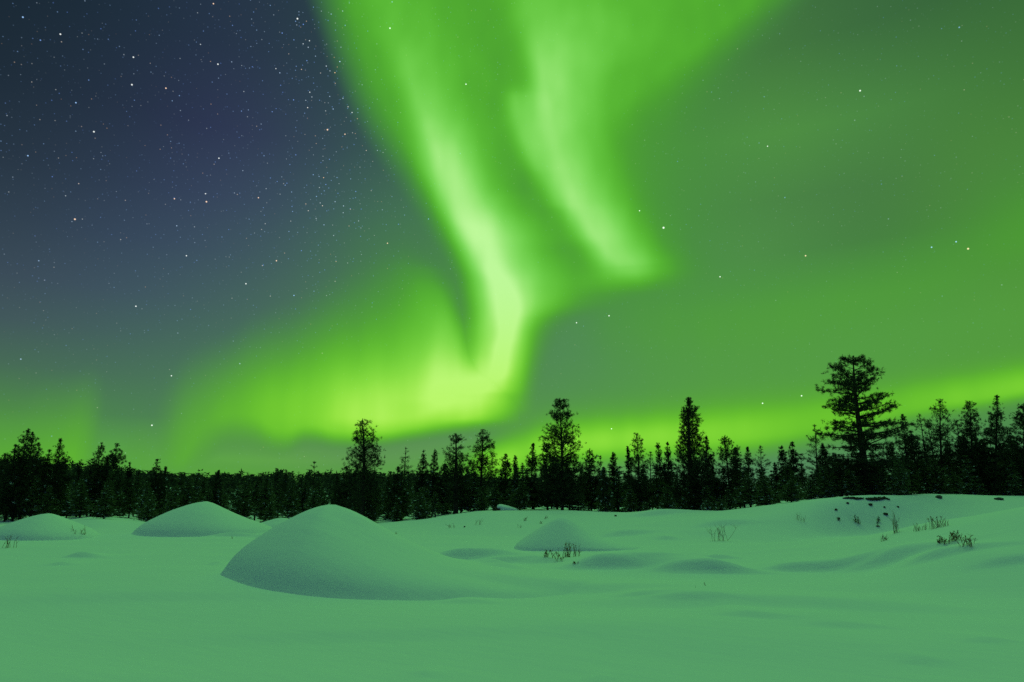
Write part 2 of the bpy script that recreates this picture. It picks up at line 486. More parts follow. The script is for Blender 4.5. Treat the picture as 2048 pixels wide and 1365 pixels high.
# ------------------------------------------------------------------ snow field
CREST = [(-900,1046,52),(-200,1045,52),(0,1044,52),(110,1041,50),(150,1038,48),(210,1037,46),(260,1041,48),(320,1046,50),(500,1050,50),(620,1050,50),(760,1047,48),(850,1041,46),(920,1029,45),
         (985,1021,44),(1080,1022,44),(1200,1026,43),(1290,1029,42),(1400,1027,40),(1500,1018,39),(1580,1005,38),(1640,996,37),(1700,992,37),(1790,990,38),(1860,988,40),(1950,991,42),(2048,994,42),(2300,996,42),(2900,1000,42)]
BASEY = [(-900,44),(0,44),(150,40),(300,42),(600,44),(760,38),(850,35),(1000,33),(1100,31),(1250,29),(1400,27),(1550,30),(1650,33),(1700,34),(1800,34),(1900,32),(2048,28),(2900,28)]
CREST2 = [(1500,1100,25,0),(1600,1094,24.5,1),(1700,1076,23.0,1),(1800,1053,21.5,1),(1900,1037,20.5,1),(2048,1014,19.5,1),(2300,985,19,1),(2700,975,19,1)]
CU = np.array([at(p, 1000, 50).x / 50 for p, *_ in CREST])
CZ = np.array([at(p, y, Y).z for p, y, Y in CREST]); CY = np.array([Y for _, _, Y in CREST])
BU = np.array([at(p, 1000, 50).x / 50 for p, _ in BASEY]); BYY = np.array([b for _, b in BASEY])
DU = np.array([at(p, 1000, 50).x / 50 for p, *_ in CREST2])
DZ = np.array([max(0, at(p, y, Y).z) * k for p, y, Y, k in CREST2]); DY = np.array([Y for _, _, Y, _ in CREST2])


def softcurve(x, xs, ys, w=0.012):
    """interpolation rounded over a few samples"""
    return sum(k * np.interp(x + d * w, xs, ys) for d, k in ((-2, .1), (-1, .24), (0, .32), (1, .24), (2, .1)))


# drifts: (px, py of the foot, half width px, height m, front depth, back depth, slant)
DRIFTS = [(925,1128,62,.30,.8,3.2,.05),(1010,1132,50,.12,.6,2.0,.1),(1085,1133,36,.10,.5,1.6,.05),(1215,1146,64,.30,.8,3.0,.02),(1300,1143,50,.10,.7,2,.1),(1375,1150,55,.16,.8,2.4,-.02),(1450,1150,50,.13,.6,2,-.12),
          (1590,1146,46,.13,.6,1.6,.0),(1680,1147,60,.12,.6,1.6,.03),(1770,1150,60,.10,.6,1.5,.0),(1835,1152,60,.13,.6,1.2,-.05),(1930,1163,70,.09,.5,1.1,-.22),(2040,1178,60,.08,.6,1.2,-.2),
          (150,1121,26,.13,.5,1.2,.0),(112,1136,20,.05,.3,.9,.0),(425,1140,10,.05,.2,.5,.0),(985,1148,22,.10,.35,1.0,.0),(1000,1158,28,.07,.3,.8,-.1),(455,1074,36,.16,.6,2.0,.0),(520,1076,24,.1,.5,1,.0),
          (1335,1082,18,.1,.5,1,0),(1440,1118,28,.10,.5,1.5,0),(1250,1078,40,.16,1.2,1.5,.3),(1330,1062,60,.25,1.6,2.2,.3),(1450,1075,50,.15,1.2,2.2,.2),
          (1870,1160,30,.05,.3,.6,-.2),(1380,1214,60,.05,.6,1.4,-.25),(1510,1246,50,.05,.5,1.2,-.25),(1280,1204,34,.04,.35,1,-.2),(1690,1262,60,.035,.5,1.4,-.1),(850,1352,22,.022,.12,.3,0),(1200,1352,20,.02,.12,.3,0),
          (1990,1290,36,.03,.25,.6,-.1),(1850,1322,30,.03,.2,.5,-.1),(930,1212,40,.04,.5,1.0,-.1),(300,1210,200,.05,1.5,3,.1),(1100,1190,200,.10,1.6,2.6,-.14),(1500,1225,240,.10,1.6,2.6,-.1),(700,1290,260,.05,1.4,2,.05)]
DR = []
for px, py, w, h, f, b, sl in DRIFTS:
    p0 = ray(px, py); Y = CAM_Z / -p0[2] * p0[1]
    P = at(px, py, Y)
    DR.append((P.x, Y, (at(px + w * 1.35, py, Y).x - P.x), h * (1.4 if h < .25 else 1.1), f * .5, b, sl))

rs = np.random.default_rng(3)
WAVES = [(rs.uniform(-.35, .35), L, a, rs.uniform(0, 6.28), rs.uniform(0, 6.28)) for L, a in ((9, .06), (6.5, .045), (4.3, .03), (3.1, .018), (2.1, .010), (1.4, .005))]


def height(X, Y):
    X = np.asarray(X, float); Y = np.asarray(Y, float)
    Ys = np.maximum(Y, 6.0)
    u = np.clip(X / Ys, -3, 3)
    z = np.zeros_like(X)
    # low undulations left by the wind
    for ang, L, a, p1, p2 in WAVES:
        c, s = math.cos(ang), math.sin(ang)
        q = (X * s + Y * c) * 2 * math.pi / L; r = (X * c - Y * s) * 2 * math.pi / (L * 2.7)
        z += a * np.sin(q + p1 + .8 * np.sin(r * .7 + p2)) * np.cos(r + p2)
    calm = 1 - 0.8 * np.exp(-((X + 3.4) ** 2 + (Y - 14) ** 2) / 30.0)
    z *= calm * 0.8
    z += .16 * np.exp(-((X + 6.8) ** 2 / 26 + (Y - 17) ** 2 / 14))
    cz, cy, by = softcurve(u, CU, CZ), softcurve(u, CU, CY), softcurve(u, BU, BYY, .03)
    t = np.clip((Y - by) / (cy - by), 0, 1)
    prof = t * t * (3 - 2 * t) * .55 + .45 * np.sin(t * math.pi / 2) ** 2
    z += cz * prof
    # far ground behind the crest sinks a little
    z -= np.clip(Y - cy, 0, 40) * 0.004
    dzz, dyy = softcurve(u, DU, DZ, .02), softcurve(u, DU, DY, .02)
    dzz = np.where(u < DU[0], 0, dzz)
    z += np.maximum(0, dzz) * np.where(Y < dyy, sstep(dyy - 9.0, dyy, Y) ** 1.1, 1 - sstep(dyy, dyy + 7.5, Y))
    for x0, y0, w, h, f, b, sl in DR:
        m = (np.abs(X - x0) < 4 * w) & (Y > y0 - 4 * f - 3 * w * abs(sl)) & (Y < y0 + 8 * b)
        if not m.any(): continue
        xx = (X[m] - x0) / w
        yy = Y[m] - (y0 + sl * (X[m] - x0))
        g = np.exp(-np.where(xx < 0, xx * 1.25, xx * .85) ** 2)
        # steep front, long back
        pf = np.where(yy < f, sstep(0, f, yy), np.exp(-((yy - f) / b) ** 2))
        z[m] += h * g * pf
    # right of the great mound the snow runs out in a long tail
    return z


def axis(parts):
    out = [parts[0][0]]
    for a, b, st in parts:
        n = max(1, int(round((b - a) / st)))
        out += list(np.linspace(a, b, n + 1)[1:])
    return np.array(out)


ys = np.concatenate([-np.geomspace(5000, 66, 12), axis([(-60, 0, 3), (0, 6, .4), (6, 15, .085), (15, 26, .11), (26, 46, .17), (46, 70, .6)]), np.geomspace(71, 5000, 40)])
xh = np.concatenate([axis([(0, 14, .11), (14, 26, .16), (26, 44, .35), (44, 70, 1.0)]), np.geomspace(72, 5000, 34)])
xs = np.concatenate([-xh[::-1], xh[1:]])
GX, GY = np.meshgrid(xs, ys)
GZ = height(GX, GY)
nx, ny = len(xs), len(ys)
idx = np.arange(nx * ny).reshape(ny, nx)
F = np.stack([idx[:-1, :-1], idx[:-1, 1:], idx[1:, 1:], idx[1:, :-1]], -1).reshape(-1, 4)
ground = mesh_obj('ground', np.stack([GX, GY, GZ], -1).reshape(-1, 3), F, M_SNOW)
tag(ground, 'wide field of smooth green-lit snow with low wind drifts', kind='structure')


def gz(x, y):
    return float(height(np.array([x]), np.array([y]))[0])


# low wooded hill far behind
HILLTOP = [(-900,905),(-300,905),(0,920),(130,934),(250,944),(350,951),(450,955),(600,952),(700,949),(820,951),(930,955),(1020,962),(1100,972),(1180,985),(1300,1000),(3000,1005)]
HU = np.array([at(p, 1000, 300).x / 300 for p, _ in HILLTOP]); HZ = np.array([at(p, y, 300).z - 5.0 for p, y in HILLTOP])


def hill_z(X, Y):
    u = X / Y
    top = np.maximum(softcurve(u, HU, HZ, .03), 0.0)
    return -0.6 + (top + .6) * sstep(105, 290, Y) * (1 - .3 * sstep(310, 420, Y)) + .5 * np.sin(X * .09) * np.sin(Y * .07) * sstep(120, 160, Y)


hx = np.linspace(-1.5, 0.35, 150); hy = np.geomspace(104, 480, 60)
HXX = hx[None, :] * hy[:, None]; HYY = np.repeat(hy[:, None], len(hx), 1)
HZZ = hill_z(HXX, HYY)
idx = np.arange(HXX.size).reshape(HXX.shape)
F = np.stack([idx[:-1, :-1], idx[:-1, 1:], idx[1:, 1:], idx[1:, :-1]], -1).reshape(-1, 4)
hill = mesh_obj('hill', np.stack([HXX, HYY, HZZ], -1).reshape(-1, 3), F, M_SNOW)
tag(hill, 'low snowy hill rising behind the trees', kind='structure')

# ------------------------------------------------------------------ snow mounds
def mound(top_px, top_py, Y, left, right, front, back, label, prof, tail=0.0, sink=.10, foot=None):
    """prof: (share of the radius, share of the height). radii in metres to each side"""
    top = at(top_px, top_py, Y)
    cx, cy = top.x, Y
    nth, nr = 160, 70
    th = np.linspace(0, 2 * math.pi, nth, endpoint=False)
    V = []
    P = np.array(prof)
    base = gz(cx, cy)
    Hh = top.z - base
    for k in range(1, nr + 1):
        s = (k / nr) ** 0.9
        c, sn = np.cos(th), np.sin(th)
        R = np.where(c > 0, right, left) * c * c + np.where(sn > 0, back, front) * sn * sn
        if foot:
            R = np.interp(np.degrees(th), [a for a, _ in foot], [b for _, b in foot])
            R = sum(np.roll(R, q) for q in range(-6, 7)) / 13
        R *= 1 + .02 * np.sin(3 * th + cx) + .015 * np.sin(5 * th + cy)
        x, y = cx + c * R * s, cy + sn * R * s
        # smooth cubic profile
        f = np.interp(np.array([s - .03, s, s + .03]), P[:, 0], P[:, 1]).mean()
        # the lee side runs out in a concave tail
        w = np.clip(c, 0, 1) ** 1.5 * tail
        ft = (1 - s) ** 1.7 * .94 + .06 * (1 - s)
        ft = np.interp([s], [0, .05, .12, .25, .35, .44, .54, .65, .8, 1], [1, .97, .84, .545, .37, .23, .13, .068, .022, 0])[0]
        f = f * (1 - w) + ft * w
        g = height(x, y)
        V.append(np.stack([x, y, g * 1.0 + f * (Hh + base - g * 1.0) - sink * sstep(.93, 1.0, s)], -1))
    V = np.concatenate([[[cx, cy, top.z]], np.concatenate(V)])
    loc = Vector((cx, cy, base))
    V = V - np.array(loc)
    # round off the sampled profile
    G = V[1:].reshape(nr, nth, 3)
    for _ in range(6):
        G2 = G.copy()
        G2[1:-1, :, 2] = G[1:-1, :, 2] * .5 + .25 * (G[:-2, :, 2] + G[2:, :, 2])
        G = G2
    G[0, :, 2] = (G[0, :, 2] + V[0, 2]) / 2
    V[1:] = G.reshape(-1, 3)
    V[0, 2] = G[0, :, 2].mean() + .002
    fc = [(0, 1 + i, 1 + (i + 1) % nth) for i in range(nth)]
    for k in range(nr - 1):
        a, b = 1 + k * nth, 1 + (k + 1) * nth
        fc += [(a + i, b + i, b + (i + 1) % nth, a + (i + 1) % nth) for i in range(nth)]
    o = mesh_obj('snow_mound', V, fc, M_SNOW, loc=loc)
    tag(o, label, 'snow mound', 'rounded snow mounds on the flat')
    return o


CONE = [(-.1,1),(0,1),(.12,.965),(.25,.875),(.42,.70),(.57,.545),(.72,.385),(.84,.23),(.92,.105),(.965,.04),(1,0.01),(1.1,0)]
CONE_STEEP = [(-.1,1),(0,1),(.13,.965),(.28,.875),(.5,.70),(.65,.55),(.80,.385),(.89,.25),(.945,.135),(.975,.07),(1,.03),(1.1,.01)]
CONE_POINT = [(-.1,.97),(0,1),(.1,.97),(.25,.86),(.45,.66),(.65,.45),(.8,.28),(.91,.13),(1,.01),(1.1,0)]
mound(660, 1009, 16.0, 1.98, 6.4, 3.35, 2.6, 'largest and nearest snow mound, smooth cone with a long tail running right', CONE_STEEP, tail=.97, sink=.07,
      foot=[(0, 6.4), (30, 4.6), (60, 3.0), (90, 2.6), (140, 2.3), (180, 2.2), (224, 2.1), (250, 2.45), (267, 2.9), (280, 3.3), (291, 3.8), (305, 4.6), (330, 5.9), (360, 6.4)])
mound(412, 1003, 37.5, 3.35, 3.8, 3.3, 3.2, 'broad snow mound standing left of and behind the largest one', CONE_STEEP, tail=.4)
mound(98, 1027, 33.5, 2.4, 2.3, 2.3, 2.3, 'snow mound at the left edge with a dry shrub at its foot', CONE_STEEP, tail=.4)
mound(564, 1036, 45.0, 2.0, 1.9, 1.9, 1.9, 'small snow mound half hidden behind the largest one', CONE)
mound(1125, 1034, 26.0, 1.9, 2.9, 1.7, 2.0, 'lone snow mound in front of the bank with dry grass before it', CONE_POINT, tail=.7)

# ------------------------------------------------------------------ trees
def tri_needles(C, D, L, Wd, n, r, spread):
    """n thin triangles round every centre C, leaning along D"""
    m = len(C)
    C = np.repeat(C, n, 0); D = np.repeat(D, n, 0)
    d = D + r.normal(0, spread, (m * n, 3)); d /= np.linalg.norm(d, axis=1)[:, None] + 1e-9
    s = np.cross(d, r.normal(0, 1, (m * n, 3))); s /= np.linalg.norm(s, axis=1)[:, None] + 1e-9
    Ls = L * r.uniform(.6, 1.25, (m * n, 1)); Ws = Wd * r.uniform(.6, 1.3, (m * n, 1))
    o = C + r.normal(0, .22, (m * n, 3)) * L
    V = np.stack([o - s * Ws, o + s * Ws, o + d * Ls], 1).reshape(-1, 3)
    F = np.arange(m * n * 3).reshape(-1, 3)
    return V, F


def tube(path, rad, k=6):
    """tapered tube along path"""
    path = np.array(path, float)
    V, Fs = [], []
    for i, p in enumerate(path):
        d = path[min(i + 1, len(path) - 1)] - path[max(i - 1, 0)]
        d /= np.linalg.norm(d) + 1e-9
        a = np.cross(d, (0.3, 1, 0.2)); a /= np.linalg.norm(a) + 1e-9
        b = np.cross(d, a)
        for j in range(k):
            t = 2 * math.pi * j / k
            V.append(p + rad[i] * (math.cos(t) * a + math.sin(t) * b))
    for i in range(len(path) - 1):
        for j in range(k):
            Fs.append((i * k + j, i * k + (j + 1) % k, (i + 1) * k + (j + 1) % k, (i + 1) * k + j))
    return np.array(V), np.array(Fs)


def join(parts):
    V, F, o = [], [], 0
    for v, f in parts:
        V.append(v); F.append(f + o); o += len(v)
    return np.concatenate(V), np.concatenate(F)


def make_tree(H, prof, seed, nb=70, tiers=0, flat=.55, rise=(.1, .7), clump=.16, leaf=(.2, .035), dens=5, npt=10, spread=.8, lean=0.0, gap=.12, r0=None, snow=.0, start=.55, inner=.35, bare=0, sway=.02):
    """trunk + crown meshes of one tree. prof: crown radius in metres against height share (list)"""
    r = np.random.default_rng(seed)
    P = np.array(prof, float)
    hs = np.linspace(0, 1, 12)
    ph = r.uniform(0, 6.28, 2)
    def axisp(h):
        h = np.asarray(h, float)
        return np.stack([lean * h * H + sway * H * np.sin(h * 3.1 + ph[0]) * h, sway * H * np.sin(h * 2.6 + ph[1]) * h, h * H], -1)
    rt = r0 or H * .014
    parts = [tube(axisp(hs), rt * (1.02 - hs) ** .8 + .008, 8)]
    V0, D0, S0 = [], [], []
    hb = np.sort(P[0, 0] + (P[-1, 0] - P[0, 0]) * r.uniform(0, 1, nb) ** .92)
    if tiers:
        lv = np.linspace(P[0, 0], P[-1, 0], tiers) + r.normal(0, .3 / tiers, tiers)
        hb = np.sort(lv[r.integers(0, tiers, nb)] + r.normal(0, .006, nb)).clip(.02, .985)
    ang = r.uniform(0, 6.28)
    for h in hb:
        ang += 2.4 + r.normal(0, .35)
        ws = .5 + .5 * math.cos(ang)
        R = (np.interp(h, P[:, 0], P[:, 1]) * (1 - ws) + np.interp(h, P[:, 0], P[:, 2]) * ws) * r.uniform(.72, 1.07)
        if r.uniform() < gap: R *= r.uniform(.25, .6)
        t = (h - P[0, 0]) / (P[-1, 0] - P[0, 0])
        up = rise[0] + (rise[1] - rise[0]) * t + r.normal(0, .12)
        h = max(.02, h - max(0, up) * R / H * .85)
        base = axisp(h)
        d = np.array([math.cos(ang), math.sin(ang), up]); 
        curve = r.uniform(.05, .25)
        s = np.linspace(0, 1, 5)[:, None]
        path = base + d * R * s + np.array([0, 0, 1.0]) * curve * R * (s ** 2 - s)
        path += r.normal(0, .02, path.shape) * R * s
        br = max(.010, min(rt * .4, R * .022))
        parts.append(tube(path, br * (1.1 - np.linspace(0, .9, 5)), 4))
        k = max(4, int(npt * (.35 + R / max(P[:, 1].max(), .1))))
        q = start + (1 - start) * r.uniform(0, 1, k) ** .7
        if inner > 0 and r.uniform() < inner: q = r.uniform(.2, 1, k)
        c = base + d * R * q[:, None] + np.array([0, 0, 1.0]) * curve * R * (q ** 2 - q)[:, None]
        sp = clump * (.6 + .8 * r.uniform(0, 1, (k, 1)))
        c = c + r.normal(0, 1, (k, 3)) * sp * np.array([1, 1, flat]) * min(1, .22 + R * .8)
        V0.append(c)
        dd = np.tile(np.array([d[0], d[1], max(.35, up) + .25]), (k, 1))
        D0.append(dd / np.linalg.norm(dd, axis=1)[:, None]); S0.append(np.full(k, .38 + .62 * min(1, R / .7)))
    # the leader
    k = 7
    V0.append(axisp(np.linspace(P[-1, 0] - .04, 1.0, k)) + r.normal(0, .02, (k, 3))); D0.append(np.tile([0, 0, 1.6], (k, 1))); S0.append(np.linspace(.6, .35, k))
    C = np.concatenate(V0); D = np.concatenate(D0)
    Sc = np.repeat(np.concatenate(S0), dens)[:, None]
    cv, cf = tri_needles(C, D, leaf[0] * Sc, leaf[1] * (.5 + .5 * Sc), dens, r, spread)
    # dead twigs on the bare stem
    for _ in range(bare):
        h = r.uniform(.06, P[0, 0] + .05); a = r.uniform(0, 6.28); L = r.uniform(.3, .9)
        b0 = axisp(h); pth = [b0, b0 + np.array([math.cos(a), math.sin(a), r.uniform(-.3, .3)]) * L]
        parts.append(tube(pth, [.012, .004], 3))
    mi = None
    if snow > 0:
        mi = (r.uniform(0, 1, len(C)) < snow * (1.3 - C[:, 2] / H)).repeat(dens).astype(int)
    tv, tf = join(parts)
    return (tv, tf), (cv, cf, mi)


def tree_thing(name, data, loc, label, group, rz=0, scale=1.0, needle=None, cat='tree'):
    t = empty(name, loc, rz, scale)
    tag(t, label, cat, group)
    (tv, tf), (cv, cf, mi) = data
    mesh_obj('trunk', tv, tf, M_BARK, t)
    mesh_obj('crown', cv, cf, [needle or M_NEEDLE, M_SNOW], t, smooth_=False, mat_index=mi)
    return t


def copy_thing(t, loc, rz, scale, label=None, group=None):
    c = t.copy(); COL.objects.link(c)
    c.location = loc; c.rotation_euler = (0, 0, rz); c.scale = (scale,) * 3 if not isinstance(scale, tuple) else scale
    if label: c['label'] = label
    if group: c['group'] = group
    for ch in list(t.children):
        d = ch.copy(); COL.objects.link(d); d.parent = c
    return c


def floor_z(x, y):
    z = gz(x, y)
    if y > 104 and x / y < .35: z = max(z, float(hill_z(np.array([x]), np.array([y]))[0]))
    return z


def stand(px, py, Y):
    """(foot, height) of a tree whose top shows at px, py and whose stem stands Y metres ahead"""
    T = at(px, py, Y)
    z = floor_z(T.x, Y)
    return Vector((T.x, Y, z - .08)), T.z - z + .08


def cone(R, low=.12, top=1.0, pw=.8):
    return [(low + (top - low) * t, R * ((1 - t) ** (pw + .2)) * (1 if t > .12 else .6 + 3.3 * t) + .06) for t in np.linspace(0, 1, 9)]


# the hero trees take their outline left and right of the stem from the photograph
def outlined(px, py, Y, outline, seed, label, base_px=None, **kw):
    foot, H = stand(px, py, Y)
    m = Y * 1.035 / FPX
    lean = 0.0
    if base_px is not None:
        B = at(base_px, 1000, Y)
        lean = (foot.x - B.x) / H
        foot = Vector((B.x, foot.y, floor_z(B.x, Y) - .08))
    prof = [(h, l * m, r_ * m) for h, l, r_ in outline]
    args = dict(nb=150, tiers=34 if seed in (1, 2, 7) else 0, flat=.45, rise=(0, .6), clump=.2, leaf=(.16, .014), dens=12, npt=16, spread=.9, lean=lean, gap=.1, inner=.35, bare=5)
    args.update(kw)
    args['npt'] = int(args['npt'] * (.95 if seed < 3 else .8)); args['dens'] = max(10, args['dens'])
    return tree_thing('pine_tree', make_tree(H, prof, seed, **args), foot, label, 'tall pines standing out over the forest edge', needle=M_NEEDLE)


HEROES = [
 (1708,712,42,[(.13,55,60),(.2,85,80),(.27,60,62),(.34,64,60),(.43,78,70),(.5,60,98),(.56,52,88),(.63,62,72),(.69,48,55),(.74,52,40),(.78,64,66),(.83,50,42),(.87,46,58),(.92,42,42),(.96,32,34),(.985,22,24),(1,10,12)],1,
  'tallest tree, broad layered old pine with thick trunk on top of the right bank', 1737, dict(nb=165, tiers=28, flat=.30, rise=(-.02,.5), clump=.2, dens=15, npt=25, r0=.24, gap=.22, start=.5, inner=.12, leaf=(.17, .015))),
 (1124,798,46,[(.12,44,44),(.25,52,46),(.33,45,42),(.40,52,40),(.46,30,30),(.5,26,28),(.56,38,36),(.60,40,52),(.68,36,36),(.74,40,28),(.80,24,26),(.88,17,18),(.94,15,17),(1,6,7)],2,
  'tall wide pine directly above the lone snow mound in the middle', 1124, dict(nb=170, rise=(.1,.8), npt=22, gap=.12, start=.5)),
 (728,838,50,[(.12,38,38),(.25,40,40),(.36,38,30),(.42,34,32),(.48,30,28),(.55,32,34),(.62,34,34),(.70,28,28),(.78,24,24),(.86,17,22),(.93,14,18),(1,6,6)],3,
  'tall clumpy pine rising just right of the largest snow mound top', 726, dict(nb=150, rise=(.1,.9), npt=18, gap=.12, r0=.19)),
 (910,869,50,[(.1,20,20),(.3,22,22),(.42,28,26),(.50,24,30),(.58,27,26),(.66,22,22),(.78,20,20),(.88,16,18),(.95,12,14),(1,5,6)],4,
  'round-topped pine with thick dark stem, left one of the open pair above the flat', 912, dict(nb=100, rise=(.2,.9), npt=16, r0=.2)),
 (963,860,52,[(.28,10,10),(.33,24,24),(.40,28,30),(.48,29,33),(.56,26,30),(.64,25,28),(.74,20,24),(.84,14,18),(.93,8,10),(1,4,4)],5,
  'open teardrop-shaped pine with clear thin stem, right one of the open pair', 962, dict(nb=100, rise=(.25,.8), npt=14, r0=.13)),
 (1376,796,45,[(.06,42,42),(.2,44,44),(.3,38,42),(.37,34,38),(.42,36,34),(.48,28,31),(.56,24,28),(.64,23,30),(.72,18,25),(.80,15,23),(.88,12,19),(.94,9,10),(1,3,3)],6,
  'tall dense pointed pine with flame-like upswept tips right of the middle', 1384, dict(nb=230, rise=(.5,1.5), npt=18, spread=.6, start=.3, inner=.5, clump=.13, gap=.1, r0=.2)),
 (1880,799,46,[(.2,12,12),(.38,20,20),(.46,40,42),(.52,24,36),(.6,20,22),(.68,24,26),(.75,24,34),(.82,14,32),(.9,13,14),(1,6,6)],7,
  'thin open pine with spreading limbs and see-through crown among the right-hand forest', 1888, dict(nb=95, rise=(.4,1.0), npt=15, dens=9, r0=.1, gap=.15, tiers=0)),
 (1945,803,45,[(.08,26,26),(.3,30,28),(.5,24,24),(.62,20,19),(.72,16,17),(.84,13,15),(.93,13,10),(1,5,5)],8,
  'dark twin-tipped pine, second from the right edge group', 1948, dict(nb=150, rise=(.3,1.1), npt=15)),
 (1988,793,44,[(.08,30,26),(.3,30,30),(.5,24,28),(.58,20,30),(.68,18,16),(.8,12,10),(.92,5,6),(1,2,2)],9,
  'sharp-pointed dark pine next to the right edge of the forest', 1994, dict(nb=160, rise=(.2,1.0), npt=15)),
 (2044,809,44,[(.08,34,26),(.4,30,28),(.6,22,28),(.75,18,24),(.88,14,16),(1,6,6)],10,
  'round-headed pine cut off by the right edge of the photo', 2050, dict(nb=150, rise=(.3,1.0), npt=15)),
 (1275,868,47,[(.08,20,20),(.3,22,22),(.5,20,19),(.62,15,17),(.70,14,14),(.8,10,11),(.9,8,8),(1,4,4)],11,
  'slender clumpy-topped pine midway between the two tall middle pines', 1276, dict(nb=130, rise=(.2,.9), npt=12)),
 (1453,871,46,[(.08,22,22),(.3,26,26),(.5,24,30),(.62,22,26),(.75,15,22),(.87,8,20),(.94,6,8),(1,3,3)],12,
  'brownish lopsided pine standing just right of the flame-shaped tall pine', 1458, dict(nb=110, rise=(.4,1.1), npt=12)),
]
for px, py, Y, outl, seed, lab, bpx, kw in HEROES:
    outlined(px, py, Y, outl, seed, lab, bpx, **kw)

# smaller trees whose tops stand clear against the sky
KINDS_ = {
 'spire': dict(rise=(.2, 1.2), spread=.7, start=.25, inner=.5, clump=.12, npt=10, nb=110, dens=12, leaf=(.16, .014), flat=.7),
 'pine': dict(rise=(.15, .9), spread=.9, start=.45, inner=.3, clump=.17, npt=12, nb=95, dens=13, leaf=(.16, .015), flat=.55),
 'thin': dict(rise=(.3, .9), spread=.9, start=.5, inner=.2, clump=.10, npt=8, nb=60, dens=7, leaf=(.15, .013), tiers=18, flat=.5),
}
NAMED = [
 (54,859,19,'spire',52,'tallest dark pine of the left cluster, its tip leaning right'),
 (67,865,18,'spire',53,'bushy pine right beside the tallest of the left cluster'),
 (34,890,14,'pine',52,'rounded low pine on the left flank of the left cluster'),
 (83,886,17,'spire',52,'upswept pointed pine on the right flank of the left cluster'),
 (96,899,9,'spire',53,'narrow short pine ending the left cluster on its right'),
 (7,908,11,'spire',55,'small pine top at the very left edge'),
 (120,878,15,'spire',53,'narrow lopsided pine standing alone right of the left cluster'),
 (130,918,12,'pine',56,'low round pine at the foot of the lone lopsided pine'),
 (201,886,19,'spire',54,'left tree of the pair above the gap between the two left mounds'),
 (233,887,20,'pine',54,'right, fuller tree of the pair above the gap between the two left mounds'),
 (216,916,8,'spire',55,'tiny pointed tree squeezed between the pair on the left'),
 (162,922,7,'spire',66,'tiny spiky tree top just left of the left pair'),
 (260,925,8,'spire',60,'short tree top immediately right of the left pair'),
 (316,919,12,'pine',62,'small round-headed pine over the left shoulder of the broad mound'),
 (330,934,6,'spire',66,'tiny dark tree top right beside the small round-headed pine'),
 (436,941,13,'spire',56,'dark pointed tree directly behind the top of the broad mound'),
 (630,923,15,'thin',62,'thin small pine with bare stem left of the tall clumpy pine'),
 (553,937,8,'pine',90,'small tree top on the ridge, left of two close tops'),
 (571,940,6,'pine',90,'small tree top on the ridge, right of two close tops'),
 (692,933,16,'pine',52,'low dark pine leaning on the left foot of the tall clumpy pine'),
 (809,895,14,'thin',54,'small pointed pine alone right of the tall clumpy pine'),
 (796,934,12,'pine',52,'low dark bushy pine below the small pointed one'),
 (845,901,10,'spire',54,'narrow pine tip, left of the two before the round-topped pine'),
 (868,899,13,'spire',53,'dark pine with fine bare twigs near its top, left of the round-topped pine'),
 (888,928,12,'pine',54,'low bushy pine filling the gap left of the round-topped pine'),
 (1010,908,14,'pine',54,'small rounded pine right of the teardrop-shaped pine'),
 (1030,912,8,'spire',53,'narrow clubbed pine tip right of the small rounded pine'),
 (1045,926,11,'thin',58,'sparse pale-looking small pine left of the pointed one by the wide pine'),
 (1064,888,13,'spire',50,'pointed narrow pine close on the left of the wide middle pine'),
 (1094,888,18,'pine',48,'clumpy low pine standing before the left side of the wide middle pine'),
 (1180,898,17,'pine',50,'broad-topped pine just right of the wide middle pine'),
 (1199,912,10,'thin',54,'thin grey-green pine top right of the broad-topped one'),
 (1208,935,11,'spire',44,'small snow-flecked tree with bare stem at the front of the forest edge'),
 (1225,905,11,'spire',50,'narrow tree with a spiky tip right of the snow-flecked small one'),
 (1254,893,8,'spire',51,'thin pine tip close on the left of the slender clumpy-topped pine'),
 (1300,904,12,'thin',54,'faint sparse tree right of the slender clumpy-topped pine'),
 (1317,887,9,'spire',50,'left of two thin spiky tips before the flame-shaped pine'),
 (1332,885,9,'spire',49,'right of two thin spiky tips before the flame-shaped pine'),
 (1412,872,14,'spire',47,'pine against the right shoulder of the flame-shaped tall pine'),
 (1472,896,13,'pine',48,'darker pine tucked under the right side of the brownish lopsided pine'),
 (1493,895,11,'spire',52,'small oval-topped pine between the brownish and the sparse rounded tree'),
 (1519,891,16,'thin',55,'sparse see-through rounded tree with thin stem'),
 (1549,926,8,'spire',50,'low pointed tip right of the sparse rounded tree'),
 (1565,892,10,'pine',50,'narrow clumpy pine, left of two similar tops before the far thin pine'),
 (1582,884,9,'pine',49,'narrow clumpy pine, taller right one of two similar tops'),
 (1600,908,11,'thin',51,'lower ragged tree right of the two narrow clumpy tops'),
 (1625,850,19,'thin',50,'thin airy pine with bare stem left of the tallest tree'),
 (1645,888,12,'pine',46,'small dark block-headed pine at the left foot of the tallest tree'),
 (1802,830,15,'spire',47,'pointed pine touching the right-hand branches of the tallest tree'),
 (1838,828,19,'thin',48,'ragged open pine left of the thin open one with spreading limbs'),
 (1856,845,13,'thin',50,'faint ragged tree between two open pines on the right'),
 (1912,840,20,'thin',50,'low airy tree with a side limb in the gap among the right-hand pines'),
 (1822,862,16,'pine',45,'dark low pine filling the space right of the tallest tree'),
]
cache = {}
